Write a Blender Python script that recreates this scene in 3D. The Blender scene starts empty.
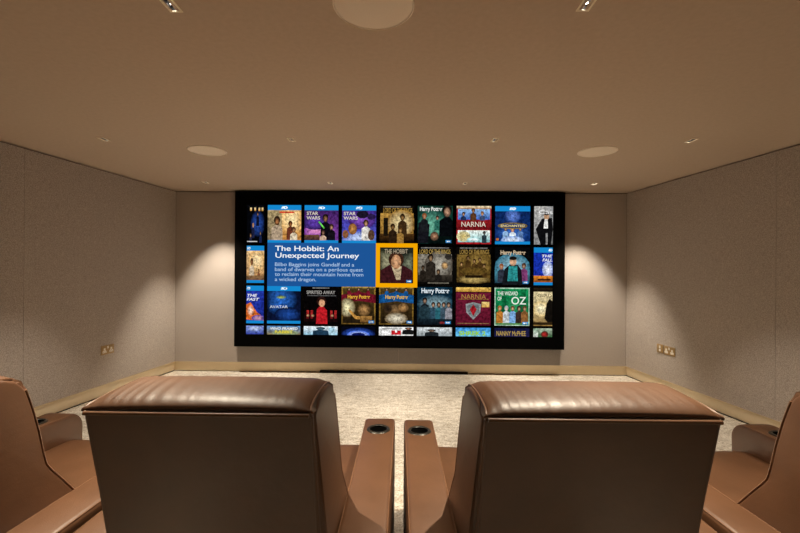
import bpy, bmesh, math, random
from mathutils import Vector, Matrix
random.seed(7)
S = bpy.context.scene
COL = S.collection
R = math.radians

# ------------------------------------------------------------------ materials
def s2l(c):
    c = c / 255.0
    return c / 12.92 if c <= 0.04045 else ((c + 0.055) / 1.055) ** 2.4
def hexc(h):
    return tuple(s2l(int(h[i:i + 2], 16)) for i in (0, 2, 4))

def base_mat(name, col, rough=0.6, spec=0.5, metal=0.0):
    m = bpy.data.materials.new(name); m.use_nodes = True
    b = m.node_tree.nodes['Principled BSDF']
    b.inputs['Base Color'].default_value = (*col, 1)
    b.inputs['Roughness'].default_value = rough
    b.inputs['Specular IOR Level'].default_value = spec
    b.inputs['Metallic'].default_value = metal
    return m, m.node_tree, b

def noise_mat(name, c1, c2, scale, rough=0.8, spec=0.2, bump=0.2, bump_scale=None, stretch=(1, 1, 1), detail=4, dist=0.002, metal=0.0, lo=0.3, hi=0.7):
    m, nt, b = base_mat(name, c1, rough, spec, metal)
    N, L = nt.nodes, nt.links
    tc = N.new('ShaderNodeTexCoord'); mp = N.new('ShaderNodeMapping')
    mp.inputs['Scale'].default_value = stretch
    L.new(tc.outputs['Object'], mp.inputs['Vector'])
    n = N.new('ShaderNodeTexNoise'); n.inputs['Scale'].default_value = scale; n.inputs['Detail'].default_value = detail
    L.new(mp.outputs[0], n.inputs['Vector'])
    r = N.new('ShaderNodeValToRGB')
    r.color_ramp.elements[0].position = lo; r.color_ramp.elements[1].position = hi
    r.color_ramp.elements[0].color = (*c1, 1); r.color_ramp.elements[1].color = (*c2, 1)
    L.new(n.outputs['Fac'], r.inputs['Fac']); L.new(r.outputs['Color'], b.inputs['Base Color'])
    if bump:
        n2 = N.new('ShaderNodeTexNoise'); n2.inputs['Scale'].default_value = bump_scale or scale * 2; n2.inputs['Detail'].default_value = 5
        L.new(mp.outputs[0], n2.inputs['Vector'])
        bp = N.new('ShaderNodeBump'); bp.inputs['Strength'].default_value = bump; bp.inputs['Distance'].default_value = dist
        L.new(n2.outputs['Fac'], bp.inputs['Height']); L.new(bp.outputs[0], b.inputs['Normal'])
    return m

def linen_mat(name, c1, c2):
    m = noise_mat(name, c1, c2, 140, rough=0.95, spec=0.1, bump=0.0, detail=6, lo=0.36, hi=0.64)
    nt = m.node_tree; N, L = nt.nodes, nt.links; b = N['Principled BSDF']
    tc = N.new('ShaderNodeTexCoord')
    w = N.new('ShaderNodeTexNoise'); w.inputs['Scale'].default_value = 400; w.inputs['Detail'].default_value = 2
    mp = N.new('ShaderNodeMapping'); mp.inputs['Scale'].default_value = (1, 1, 0.12)
    L.new(tc.outputs['Object'], mp.inputs['Vector']); L.new(mp.outputs[0], w.inputs['Vector'])
    bp = N.new('ShaderNodeBump'); bp.inputs['Strength'].default_value = 0.35; bp.inputs['Distance'].default_value = 0.002
    L.new(w.outputs['Fac'], bp.inputs['Height']); L.new(bp.outputs[0], b.inputs['Normal'])
    return m

def emit_mat(name, col, strength):
    m = bpy.data.materials.new(name); m.use_nodes = True
    nt = m.node_tree; nt.nodes.clear()
    e = nt.nodes.new('ShaderNodeEmission'); o = nt.nodes.new('ShaderNodeOutputMaterial')
    e.inputs['Color'].default_value = (*col, 1); e.inputs['Strength'].default_value = strength
    nt.links.new(e.outputs[0], o.inputs[0])
    return m

M = {}
M['linen'] = linen_mat('linen_fabric', (0.32, 0.275, 0.237), (0.54, 0.468, 0.405))
M['grey_linen'] = linen_mat('grey_linen_fabric', (0.27, 0.24, 0.22), (0.35, 0.315, 0.29))
M['brown_linen'] = linen_mat('brown_linen_fabric', (0.22, 0.17, 0.125), (0.28, 0.22, 0.17))
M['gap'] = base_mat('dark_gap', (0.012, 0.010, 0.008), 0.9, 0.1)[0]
M['ceiling'] = noise_mat('ceiling_paint', (0.56, 0.44, 0.335), (0.60, 0.475, 0.365), 40, rough=0.9, spec=0.1, bump=0.04, bump_scale=300)
M['skirting'] = noise_mat('skirting_paint', (0.80, 0.67, 0.46), (0.83, 0.70, 0.49), 12, rough=0.55, spec=0.3, bump=0.0)
M['leather'] = None
def leather():
    m, nt, b = base_mat('brown_leather', (0.16, 0.08, 0.04), 0.36, 0.9)
    N, L = nt.nodes, nt.links
    tc = N.new('ShaderNodeTexCoord')
    n = N.new('ShaderNodeTexNoise'); n.inputs['Scale'].default_value = 9; n.inputs['Detail'].default_value = 5
    L.new(tc.outputs['Object'], n.inputs['Vector'])
    r = N.new('ShaderNodeValToRGB')
    r.color_ramp.elements[0].position = 0.3; r.color_ramp.elements[1].position = 0.7
    r.color_ramp.elements[0].color = (0.116, 0.0495, 0.0205, 1); r.color_ramp.elements[1].color = (0.146, 0.063, 0.0265, 1)
    L.new(n.outputs['Fac'], r.inputs['Fac']); L.new(r.outputs['Color'], b.inputs['Base Color'])
    rr = N.new('ShaderNodeMapRange'); rr.inputs['To Min'].default_value = 0.40; rr.inputs['To Max'].default_value = 0.50
    L.new(n.outputs['Fac'], rr.inputs['Value']); L.new(rr.outputs[0], b.inputs['Roughness'])
    v = N.new('ShaderNodeTexVoronoi'); v.inputs['Scale'].default_value = 340
    L.new(tc.outputs['Object'], v.inputs['Vector'])
    b1 = N.new('ShaderNodeBump'); b1.inputs['Strength'].default_value = 0.12; b1.inputs['Distance'].default_value = 0.001
    L.new(v.outputs['Distance'], b1.inputs['Height'])
    n3 = N.new('ShaderNodeTexNoise'); n3.inputs['Scale'].default_value = 38; n3.inputs['Detail'].default_value = 4
    mp = N.new('ShaderNodeMapping'); mp.inputs['Scale'].default_value = (1, 0.45, 1); mp.inputs['Rotation'].default_value = (0, 0, 0.5)
    L.new(tc.outputs['Object'], mp.inputs['Vector']); L.new(mp.outputs[0], n3.inputs['Vector'])
    b2 = N.new('ShaderNodeBump'); b2.inputs['Strength'].default_value = 0.14; b2.inputs['Distance'].default_value = 0.006
    L.new(n3.outputs['Fac'], b2.inputs['Height']); L.new(b1.outputs[0], b2.inputs['Normal'])
    L.new(b2.outputs[0], b.inputs['Normal'])
    return m
M['leather'] = leather()
M['piping'] = base_mat('leather_piping', (0.20, 0.10, 0.052), 0.4, 0.5)[0]
M['cup_rim'] = base_mat('dark_metal', (0.05, 0.048, 0.042), 0.35, 0.5, 0.6)[0]
M['cup'] = base_mat('black_plastic', (0.006, 0.006, 0.006), 0.5, 0.3)[0]
M['plinth'] = base_mat('black_plinth', (0.01, 0.009, 0.008), 0.7, 0.2)[0]
M['velvet'] = noise_mat('black_velvet', (0.0012, 0.0011, 0.001), (0.0022, 0.002, 0.0018), 300, rough=1.0, spec=0.03, bump=0.0)
M['grille'] = noise_mat('speaker_grille', (0.86, 0.74, 0.60), (0.93, 0.81, 0.67), 500, rough=0.8, spec=0.2, bump=0.3, bump_scale=700, dist=0.001)
M['grille_rim'] = base_mat('speaker_rim', (0.93, 0.82, 0.68), 0.6, 0.3)[0]
M['lamp_frame'] = base_mat('cream_lamp_frame', (0.97, 0.87, 0.67), 0.5, 0.4)[0]
M['housing'] = base_mat('black_lamp_housing', (0.01, 0.009, 0.009), 0.6, 0.3)[0]
M['reflector'] = base_mat('lamp_ring', (0.08, 0.07, 0.07), 0.25, 0.5, 0.9)[0]
M['lamp'] = emit_mat('lamp_glow', (1.0, 0.93, 0.82), 20.0)
M['brass'] = noise_mat('antique_brass', (0.36, 0.23, 0.09), (0.44, 0.29, 0.125), 60, rough=0.45, spec=0.5, bump=0.0, metal=0.3)
M['white'] = base_mat('white_plastic', (0.85, 0.78, 0.66), 0.4, 0.5)[0]

def carpet():
    m, nt, b = base_mat('beige_carpet', (0.6, 0.5, 0.38), 1.0, 0.05)
    N, L = nt.nodes, nt.links
    tc = N.new('ShaderNodeTexCoord')
    n = N.new('ShaderNodeTexNoise'); n.inputs['Scale'].default_value = 13; n.inputs['Detail'].default_value = 8; n.inputs['Roughness'].default_value = 0.75
    mp = N.new('ShaderNodeMapping'); mp.inputs['Scale'].default_value = (0.7, 1.6, 1)
    L.new(tc.outputs['Object'], mp.inputs['Vector']); L.new(mp.outputs[0], n.inputs['Vector'])
    n2 = N.new('ShaderNodeTexNoise'); n2.inputs['Scale'].default_value = 95; n2.inputs['Detail'].default_value = 4
    L.new(tc.outputs['Object'], n2.inputs['Vector'])
    ad = N.new('ShaderNodeMath'); ad.operation = 'ADD'; L.new(n.outputs['Fac'], ad.inputs[0]); L.new(n2.outputs['Fac'], ad.inputs[1])
    r = N.new('ShaderNodeValToRGB')
    r.color_ramp.elements[0].position = 0.40; r.color_ramp.elements[1].position = 0.58
    r.color_ramp.elements[0].color = (0.38, 0.31, 0.22, 1); r.color_ramp.elements[1].color = (0.79, 0.73, 0.62, 1)
    hf = N.new('ShaderNodeMath'); hf.operation = 'MULTIPLY'; hf.inputs[1].default_value = 0.5
    L.new(ad.outputs[0], hf.inputs[0]); L.new(hf.outputs[0], r.inputs['Fac']); L.new(r.outputs['Color'], b.inputs['Base Color'])
    bp = N.new('ShaderNodeBump'); bp.inputs['Strength'].default_value = 0.6; bp.inputs['Distance'].default_value = 0.006
    L.new(n2.outputs['Fac'], bp.inputs['Height']); L.new(bp.outputs[0], b.inputs['Normal'])
    return m
M['carpet'] = carpet()

def picture_mat():
    m = bpy.data.materials.new('screen_picture'); m.use_nodes = True
    nt = m.node_tree; nt.nodes.clear()
    a = nt.nodes.new('ShaderNodeAttribute'); a.attribute_name = 'Col'
    e = nt.nodes.new('ShaderNodeEmission'); o = nt.nodes.new('ShaderNodeOutputMaterial')
    e.inputs['Strength'].default_value = 1.0
    tc = nt.nodes.new('ShaderNodeTexCoord')
    n = nt.nodes.new('ShaderNodeTexNoise'); n.inputs['Scale'].default_value = 26; n.inputs['Detail'].default_value = 5; n.inputs['Roughness'].default_value = 0.7
    nt.links.new(tc.outputs['Object'], n.inputs['Vector'])
    mr = nt.nodes.new('ShaderNodeMapRange'); mr.inputs['From Min'].default_value = 0.33; mr.inputs['From Max'].default_value = 0.67
    mr.inputs['To Min'].default_value = 0.25; mr.inputs['To Max'].default_value = 1.65
    nt.links.new(n.outputs['Fac'], mr.inputs['Value'])
    mx = nt.nodes.new('ShaderNodeMix'); mx.data_type = 'FLOAT'; mx.inputs[2].default_value = 1.0
    nt.links.new(a.outputs['Alpha'], mx.inputs[0]); nt.links.new(mr.outputs[0], mx.inputs[3])
    vm = nt.nodes.new('ShaderNodeVectorMath'); vm.operation = 'SCALE'
    nt.links.new(a.outputs['Color'], vm.inputs[0]); nt.links.new(mx.outputs[0], vm.inputs['Scale'])
    nt.links.new(vm.outputs[0], e.inputs['Color']); nt.links.new(e.outputs[0], o.inputs[0])
    return m
M['picture'] = picture_mat()

# ------------------------------------------------------------------ helpers
def obj(name, me, mats, parent=None, smooth=None, kind=None, label=None):
    if isinstance(me, bmesh.types.BMesh):
        bm = me; me = bpy.data.meshes.new(name); bm.normal_update(); bm.to_mesh(me); bm.free()
    for m in (mats if isinstance(mats, (list, tuple)) else [mats]):
        me.materials.append(m)
    if smooth is not None:
        me.polygons.foreach_set('use_smooth', [True] * len(me.polygons))
        me.set_sharp_from_angle(angle=R(smooth))
    o = bpy.data.objects.new(name, me); COL.objects.link(o)
    if parent: o.parent = parent
    if kind: o['kind'] = kind
    if label: o['label'] = label
    return o

def thing(name, label, cat, loc=(0, 0, 0), rz=0, group=None):
    o = bpy.data.objects.new(name, None); COL.objects.link(o)
    o.empty_display_size = 0.1
    o.location = loc; o.rotation_euler = (0, 0, rz)
    o['label'] = label; o['category'] = cat
    if group: o['group'] = group
    return o

def copy_tree(o, parent=None):
    c = o.copy(); COL.objects.link(c)
    if parent: c.parent = parent
    for ch in list(o.children): copy_tree(ch, c)
    return c

def box(bm, x0, x1, y0, y1, z0, z1, bev=0.0, seg=3, mi=0):
    vs = [bm.verts.new((x, y, z)) for x in (x0, x1) for y in (y0, y1) for z in (z0, z1)]
    idx = [(0, 1, 3, 2), (4, 6, 7, 5), (0, 4, 5, 1), (2, 3, 7, 6), (0, 2, 6, 4), (1, 5, 7, 3)]
    fs = [bm.faces.new([vs[i] for i in f]) for f in idx]
    for f in fs: f.material_index = mi
    if bev:
        es = list({e for f in fs for e in f.edges})
        bmesh.ops.bevel(bm, geom=es, offset=bev, segments=seg, profile=0.5, affect='EDGES')
    return fs

def newbm(): return bmesh.new()

def tube(bm, pts, r, n=8, closed=False):
    pts = [Vector(p) for p in pts]; rings = []
    up = None
    for i, p in enumerate(pts):
        a = pts[i - 1] if i > 0 else (pts[-1] if closed else p)
        b = pts[i + 1] if i < len(pts) - 1 else (pts[0] if closed else p)
        t = (b - a).normalized()
        if up is None: up = Vector((0, 0, 1)) if abs(t.z) < 0.9 else Vector((1, 0, 0))
        u = (up - t * up.dot(t)).normalized(); v = t.cross(u); up = u
        rings.append([bm.verts.new(p + r * (math.cos(2 * math.pi * k / n) * u + math.sin(2 * math.pi * k / n) * v)) for k in range(n)])
    m = len(rings)
    for i in range(m if closed else m - 1):
        A, B = rings[i], rings[(i + 1) % m]
        for k in range(n): bm.faces.new((A[k], A[(k + 1) % n], B[(k + 1) % n], B[k]))
    if not closed:
        bm.faces.new(rings[0][::-1]); bm.faces.new(rings[-1])

def lathe(bm, prof, n=48, c=(0, 0, 0), mi=0):
    rings = []
    for r, z in prof:
        if r < 1e-6: rings.append([bm.verts.new((c[0], c[1], c[2] + z))])
        else: rings.append([bm.verts.new((c[0] + r * math.cos(2 * math.pi * k / n), c[1] + r * math.sin(2 * math.pi * k / n), c[2] + z)) for k in range(n)])
    for A, B in zip(rings, rings[1:]):
        for k in range(n):
            k2 = (k + 1) % n
            if len(A) == 1 and len(B) == 1: continue
            if len(A) == 1: f = bm.faces.new((A[0], B[k2], B[k]))
            elif len(B) == 1: f = bm.faces.new((A[k], A[k2], B[0]))
            else: f = bm.faces.new((A[k], A[k2], B[k2], B[k]))
            f.material_index = mi

def extrude_x(bm, prof, x0, x1, bev=0.0, seg=3):
    """closed (y,z) outline extruded along x"""
    a = [bm.verts.new((x0, y, z)) for y, z in prof]; b = [bm.verts.new((x1, y, z)) for y, z in prof]
    n = len(prof)
    fa = bm.faces.new(a); fb = bm.faces.new(b[::-1])
    for i in range(n): bm.faces.new((a[i], b[i], b[(i + 1) % n], a[(i + 1) % n]))
    bmesh.ops.recalc_face_normals(bm, faces=bm.faces[:])
    if bev:
        es = list(set(list(fa.edges) + list(fb.edges)))
        bmesh.ops.bevel(bm, geom=es, offset=bev, segments=seg, profile=0.5, affect='EDGES')

def arc(cy, cz, r, a0, a1, n):
    return [(cy + r * math.cos(R(a0 + (a1 - a0) * i / n)), cz + r * math.sin(R(a0 + (a1 - a0) * i / n))) for i in range(n + 1)]

def smooth_line(pts, n=6):
    out = []
    P = [pts[0]] + list(pts) + [pts[-1]]
    for i in range(1, len(P) - 2):
        p0, p1, p2, p3 = P[i - 1], P[i], P[i + 1], P[i + 2]
        for k in range(n):
            t = k / n
            out.append(tuple(0.5 * ((2 * p1[j]) + (-p0[j] + p2[j]) * t + (2 * p0[j] - 5 * p1[j] + 4 * p2[j] - p3[j]) * t * t + (-p0[j] + 3 * p1[j] - 3 * p2[j] + p3[j]) * t ** 3) for j in range(len(p1))))
    out.append(tuple(pts[-1]))
    return out

# ------------------------------------------------------------------ camera
CAMZ = 1.37
cam = bpy.data.cameras.new('camera'); co = bpy.data.objects.new('camera', cam); COL.objects.link(co)
F = 410.0
cam.sensor_width = 36; cam.lens = F / 800 * 36
yaw, roll = R(0.9), R(0.42)
co.location = (0, 0, CAMZ)
co.rotation_mode = 'QUATERNION'
co.rotation_quaternion = (Matrix.Rotation(yaw, 3, 'Z') @ Matrix.Rotation(R(90), 3, 'X') @ Matrix.Rotation(roll, 3, 'Z')).to_quaternion()
cam.shift_x = (400 - 396.6) / 800
cam.shift_y = (270 - 266.5) / 800
cam.clip_start = 0.02
S.camera = co

# ------------------------------------------------------------------ room shell
H = 2.4
YW = 5.40           # face of the screen wall
YB = -2.2           # wall behind the seats
XL0, KL = -3.02, 0.12
XR0, KR = 2.915, 0.108
def xl(y): return XL0 - KL * (YW - y)
def xr(y): return XR0 + KR * (YW - y)
Z0 = 0.136          # lower edge of the fabric panels

# lamp positions on the ceiling
ROWS = {0: 1.585, 1: 3.24, 2: 4.855}
LAMPS = []
for row, ys in ((-1, -0.045), (0, 1.585), (1, 3.24), (2, 4.855)):  # the first row is added out of view to light the chair backs
    for c, x in enumerate({-1: (-0.91, 0.70), 0: (-2.39, -0.915, 0.70, 2.24), 1: (-2.40, -0.895, 0.715, 2.245), 2: (-2.365, -0.874, 0.725, 2.24)}[row]):
        LAMPS.append((row, c, x, ys))
HX, HY_ = 0.0185, 0.0385    # half hole

def ceiling():
    xs = sorted({-4.5, 4.5} | {round(v, 4) for (_, _, x, y) in LAMPS for v in (x - HX, x + HX)})
    ys = sorted({YB - 0.1, YW + 0.25} | {round(v, 4) for (_, _, x, y) in LAMPS for v in (y - HY_, y + HY_)})
    bm = newbm()
    V = {}
    def v(i, j, z):
        if (i, j, z) not in V: V[(i, j, z)] = bm.verts.new((xs[i], ys[j], z))
        return V[(i, j, z)]
    for i in range(len(xs) - 1):
        for j in range(len(ys) - 1):
            cx, cy = (xs[i] + xs[i + 1]) / 2, (ys[j] + ys[j + 1]) / 2
            if any(abs(cx - x) < HX * 0.5 + 1e-4 and abs(cy - y) < HY_ and (xs[i + 1] - xs[i]) < 2.05 * HX for (_, _, x, y) in LAMPS):
                continue
            bm.faces.new((v(i, j, H), v(i, j + 1, H), v(i + 1, j + 1, H), v(i + 1, j, H)))
    return bm
obj('ceiling', ceiling(), M['ceiling'], kind='structure')

# floor: dark slab with the carpet laid on it as one slab
bm = newbm(); box(bm, -4.5, 4.5, YB - 0.1, YW + 0.25, -0.10, 0.0)
obj('floor', bm, M['gap'], kind='structure')
bm = newbm()
def poly_slab(bm, pts, z0, z1):
    a = [bm.verts.new((x, y, z0)) for x, y in pts]; b = [bm.verts.new((x, y, z1)) for x, y in pts]
    n = len(pts)
    bm.faces.new(a[::-1]); bm.faces.new(b)
    for i in range(n): bm.faces.new((a[i], a[(i + 1) % n], b[(i + 1) % n], b[i]))
e = 0.012
poly_slab(bm, [(xl(YB) - e, YB), (xr(YB) + e, YB), (xr(YW) + e, YW + 0.02), (xl(YW) - e, YW + 0.02)], 0.0, 0.005)
obj('floor', bm, M['carpet'], kind='structure')

def wall(name, P0, P1, seams, mats, z0=Z0, z1=H - 0.012, back=0.11):
    """panels along the line P0->P1 (outside is on the left of the direction), with narrow open joints and a dark backing"""
    bm = newbm()
    P0, P1 = Vector((*P0, 0)), Vector((*P1, 0)); d = P1 - P0; L = d.length; d.normalize(); nrm = Vector((-d.y, d.x, 0))
    g = 0.0012
    cuts = [0] + list(seams) + [L]
    def add(a, b, t0, t1, za, zb, mi):
        vs = []
        for s in (a, b):
            for t in (t0, t1):
                for z in (za, zb): vs.append(bm.verts.new(P0 + d * s + nrm * t + Vector((0, 0, z))))
        for f in [(0, 1, 3, 2), (4, 6, 7, 5), (0, 4, 5, 1), (2, 3, 7, 6), (0, 2, 6, 4), (1, 5, 7, 3)]:
            fc = bm.faces.new([vs[i] for i in f]); fc.material_index = mi
    for i in range(len(cuts) - 1):
        add(cuts[i] + g, cuts[i + 1] - g, 0, 0.03, z0, z1, 0)
    add(-0.12, L + 0.12, 0.034, back, z0 - 0.0, H + 0.0, 1)
    bmesh.ops.recalc_face_normals(bm, faces=bm.faces[:])
    return obj(name, bm, mats, kind='structure')

def ydist(P0, y, P1):
    return (P0[1] - y) / (P0[1] - P1[1]) * math.hypot(P1[0] - P0[0], P1[1] - P0[1])
lf, lb = (xl(YW), YW), (xl(YB), YB)
rf, rb = (xr(YW), YW), (xr(YB), YB)
lenL = math.hypot(lf[0] - lb[0], lf[1] - lb[1])
wall('wall_left', lb, lf, sorted(lenL - ydist(lf, y, lb) for y in (3.467, 1.53, -0.4)), [M['linen'], M['gap']])
wall('wall_right', rf, rb, sorted(ydist(rf, y, rb) for y in (3.483, 1.55, -0.4)), [M['linen'], M['gap']])
wall('wall_back', lf, rf, [3.0], [M['linen'], M['gap']])
wall('wall_front', rb, lb, [2.0, 4.0, 6.0], [M['brown_linen'], M['gap']])

# cream skirting that slopes back beneath the fabric panels
def skirting(name, P0, P1, e0, e1, out=0.085):
    bm = newbm()
    P0, P1 = Vector((*P0, 0)), Vector((*P1, 0)); d = (P1 - P0).normalized(); nrm = Vector((-d.y, d.x, 0))
    prof = [(0.004, Z0 - 0.002), (0.012, Z0 - 0.012), (out * 0.26, 0.05), (out * 0.34, 0.010), (out + 0.03, 0.010), (out + 0.03, Z0 - 0.002)]
    rings = []
    for P, ee, s in ((P0, e0, -1), (P1, e1, 1)):
        rings.append([bm.verts.new(P + d * s * ee * t + nrm * t + Vector((0, 0, z))) for t, z in prof])
    n = len(prof)
    for i in range(n): bm.faces.new((rings[0][i], rings[1][i], rings[1][(i + 1) % n], rings[0][(i + 1) % n]))
    bm.faces.new(rings[0]); bm.faces.new(rings[1][::-1])
    bmesh.ops.recalc_face_normals(bm, faces=bm.faces[:])
    obj(name, bm, M['skirting'], kind='structure')
skirting('baseboard_left', lb, lf, 1, 1)
skirting('baseboard_right', rf, rb, 1, 1)
skirting('baseboard_back', lf, rf, 1, 1)
skirting('baseboard_front', rb, lb, 1, 1)

# panels under the screen, darker and greyer than the wall fabric
bm = newbm()
for x0, x1 in ((-2.175, -0.052), (-0.047, 2.055)):
    box(bm, x0, x1, YW - 0.03, YW - 0.001, 0.148, 0.40)
obj('trim_1', bm, M['grey_linen'], kind='structure')
# solid black strip on the skirting's foot, its colour painting in a recess's shade
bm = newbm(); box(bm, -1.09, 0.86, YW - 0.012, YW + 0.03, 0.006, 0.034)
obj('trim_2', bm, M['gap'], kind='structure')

# ------------------------------------------------------------------ projection screen
YS = 5.30
scr = thing('projection_screen', 'huge black-framed screen on the far wall showing a grid of film covers', 'screen', (-0.06, YS, 0.36))
def loc(bmo): return bmo
SX0, SX1, SZ0, SZ1 = -2.192, 2.078, 0.360, 2.383
# local offset of the screen root
OX, OY, OZ = scr.location
def place(o):   # child built in world coordinates
    o.location = (-OX, -OY, -OZ); return o
bm = newbm()
IX0, IX1, IZ0, IZ1 = -2.045, 1.932, 0.50, 2.225
for b_ in ((SX0, IX0, SZ0, SZ1), (IX1, SX1, SZ0, SZ1), (IX0, IX1, IZ1, SZ1), (IX0, IX1, SZ0, IZ0)):
    box(bm, b_[0], b_[1], YS, YS + 0.098, b_[2], b_[3])
place(obj('screen_frame', bm, M['velvet'], scr))
bm = newbm(); box(bm, IX0, IX1, YS + 0.006, YS + 0.02, IZ0, IZ1)
place(obj('screen_surface', bm, M['velvet'], scr))

def ray(px, py):
    a, b = px - 396.6, py - 270
    a, b = a * math.cos(roll) + b * math.sin(roll), b * math.cos(roll) - a * math.sin(roll)
    u, w = a / F, -b / F
    return (u * math.cos(yaw) - math.sin(yaw), u * math.sin(yaw) + math.cos(yaw), w)
def on_wall(px, py, y):
    r = ray(px, py); t = y / r[1]
    return r[0] * t, CAMZ + r[2] * t

YP = YS + 0.0052
class Art:
    """a flat picture: coloured polygons in a unit square, mapped on the screen surface"""
    def __init__(s, x0, z0, x1, z1):
        s.x0, s.z0, s.w, s.h = x0, z0, x1 - x0, z1 - z0
        s.bm = bmesh.new(); s.l = s.bm.loops.layers.float_color.new('Col'); s.k = 0; s.m = 1.0
    def face(s, pts, cols):
        s.k += 1
        y = YP - 0.00002 * s.k
        vs = [s.bm.verts.new((s.x0 + min(max(p[0], 0), 1) * s.w, y, s.z0 + min(max(p[1], 0), 1) * s.h)) for p in pts]
        try: f = s.bm.faces.new(vs)
        except ValueError: return
        for lp, c in zip(f.loops, cols): lp[s.l] = (*c, s.m)
        s.m = 1.0
    def rect(s, x0, y0, x1, y1, c, c2=None):
        s.m = 0.0 if c == '1487CE' or c == '1D5496' else 1.0
        a = hexc(c); b = hexc(c2) if c2 else a
        s.face([(x0, y0), (x1, y0), (x1, y1), (x0, y1)], [a, a, b, b])
    def poly(s, pts, c): s.face(pts, [hexc(c)] * len(pts))
    def ell(s, cx, cy, rx, ry, c, edge=None, n=16):
        a = hexc(c); e = hexc(edge) if edge else a
        s.k += 1; y = YP - 0.00002 * s.k
        cl = lambda t: min(max(t, 0), 1)
        vc = s.bm.verts.new((s.x0 + cl(cx) * s.w, y, s.z0 + cl(cy) * s.h))
        vr = [s.bm.verts.new((s.x0 + cl(cx + rx * math.cos(2 * math.pi * i / n)) * s.w, y, s.z0 + cl(cy + ry * math.sin(2 * math.pi * i / n)) * s.h)) for i in range(n)]
        for i in range(n):
            f = s.bm.faces.new((vc, vr[i], vr[(i + 1) % n]))
            for lp, c_ in zip(f.loops, (a, e, e)): lp[s.l] = (*c_, 1)
    def figure(s, cx, top, k, coat, hair, skin):
        """a plain featureless figure: shoulders, head, hair"""
        s.poly([(cx - 0.20 * k, top - 0.9 * k), (cx - 0.19 * k, top - 0.36 * k), (cx - 0.06 * k, top - 0.27 * k), (cx + 0.06 * k, top - 0.27 * k), (cx + 0.19 * k, top - 0.36 * k), (cx + 0.20 * k, top - 0.9 * k)], coat)
        s.ell(cx, top - 0.11 * k, 0.115 * k, 0.125 * k, hair)
        s.ell(cx, top - 0.16 * k, 0.09 * k, 0.12 * k, skin, hair)
    def done(s, name, parent, label=None):
        return place(obj(name, s.bm, M['picture'], parent, label=label))

def text_mesh(body, x0, z0, w, h, y, align_h=True, bold=0.0, shear=0.0, spacing=1.0):
    """lettering as a mesh stretched into the box (x0,z0,w,h)"""
    cu = bpy.data.curves.new('lettering', 'FONT'); cu.body = body; cu.size = 1; cu.offset = bold; cu.shear = shear; cu.space_line = spacing
    to = bpy.data.objects.new('lettering', cu); COL.objects.link(to)
    dg = bpy.context.evaluated_depsgraph_get(); dg.update()
    me = bpy.data.meshes.new_from_object(to.evaluated_get(dg))
    bpy.data.objects.remove(to); bpy.data.curves.remove(cu)
    xs = [v.co.x for v in me.vertices]; ys = [v.co.y for v in me.vertices]
    ax, bx, ay, by = min(xs), max(xs), min(ys), max(ys)
    for v in me.vertices:
        v.co = (x0 + (v.co.x - ax) / (bx - ax) * w, y, z0 + (v.co.y - ay) / (by - ay) * h)
    return me
TM = {}
def title(parent, art, body, u0, v0, u1, v1, col, name='title', bold=0.02, shear=0.0, spacing=1.0):
    if col not in TM: TM[col] = emit_mat('lettering_' + col, hexc(col), 1.0)
    me = text_mesh(body, art.x0 + u0 * art.w, art.z0 + v0 * art.h, (u1 - u0) * art.w, (v1 - v0) * art.h, YP - 0.0022, bold=bold, shear=shear, spacing=spacing)
    o = obj(name, me, TM[col], parent)
    return o     # parent and child share the same offset, so no extra location

COLPX = [(246.6, 264.0), (267.4, 300.8), (304.2, 338.0), (341.8, 375.8), (379.4, 413.8), (417.4, 452.4), (456.2, 491.0), (494.8, 529.8), (533.8, 552.6)]
ROWPX = [(205.6, 243.6), (246.6, 284.0), (286.8, 324.6), (327.0, 335.6)]
XS = [(on_wall(a, 268, YP)[0], on_wall(b, 268, YP)[0]) for a, b in COLPX]
ZS = [(on_wall(396, b, YP)[1], on_wall(396, a, YP)[1]) for a, b in ROWPX]
BD = '1487CE'
def bands(a, partial=None):
    a.rect(0, 0.865, 1, 1, BD); a.rect(0, 0, 1, 0.075, BD)
    cx = 0.5 if partial is None else partial
    # small white italic disc mark in the blue band
    a.poly([(cx - 0.10, 0.90), (cx - 0.07, 0.965), (cx - 0.02, 0.965), (cx - 0.05, 0.90)], 'D8ECF8')
    a.ell(cx + 0.03, 0.932, 0.07, 0.036, 'E6F4FC'); a.ell(cx + 0.03, 0.932, 0.03, 0.014, BD)
def badge(a):
    a.rect(0.80, 0.03, 0.96, 0.10, '2E86C8'); a.rect(0.83, 0.05, 0.93, 0.08, 'E8F2FA')

def cover(c, r, draw, texts=(), label=None):
    a = Art(XS[c][0], ZS[r][0], XS[c][1], ZS[r][1])
    draw(a)
    o = a.done('film_cover', scr, label)
    for t in texts:
        title(o, a, *t[:6], **(t[6] if len(t) > 6 else {}))
    return o

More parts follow.
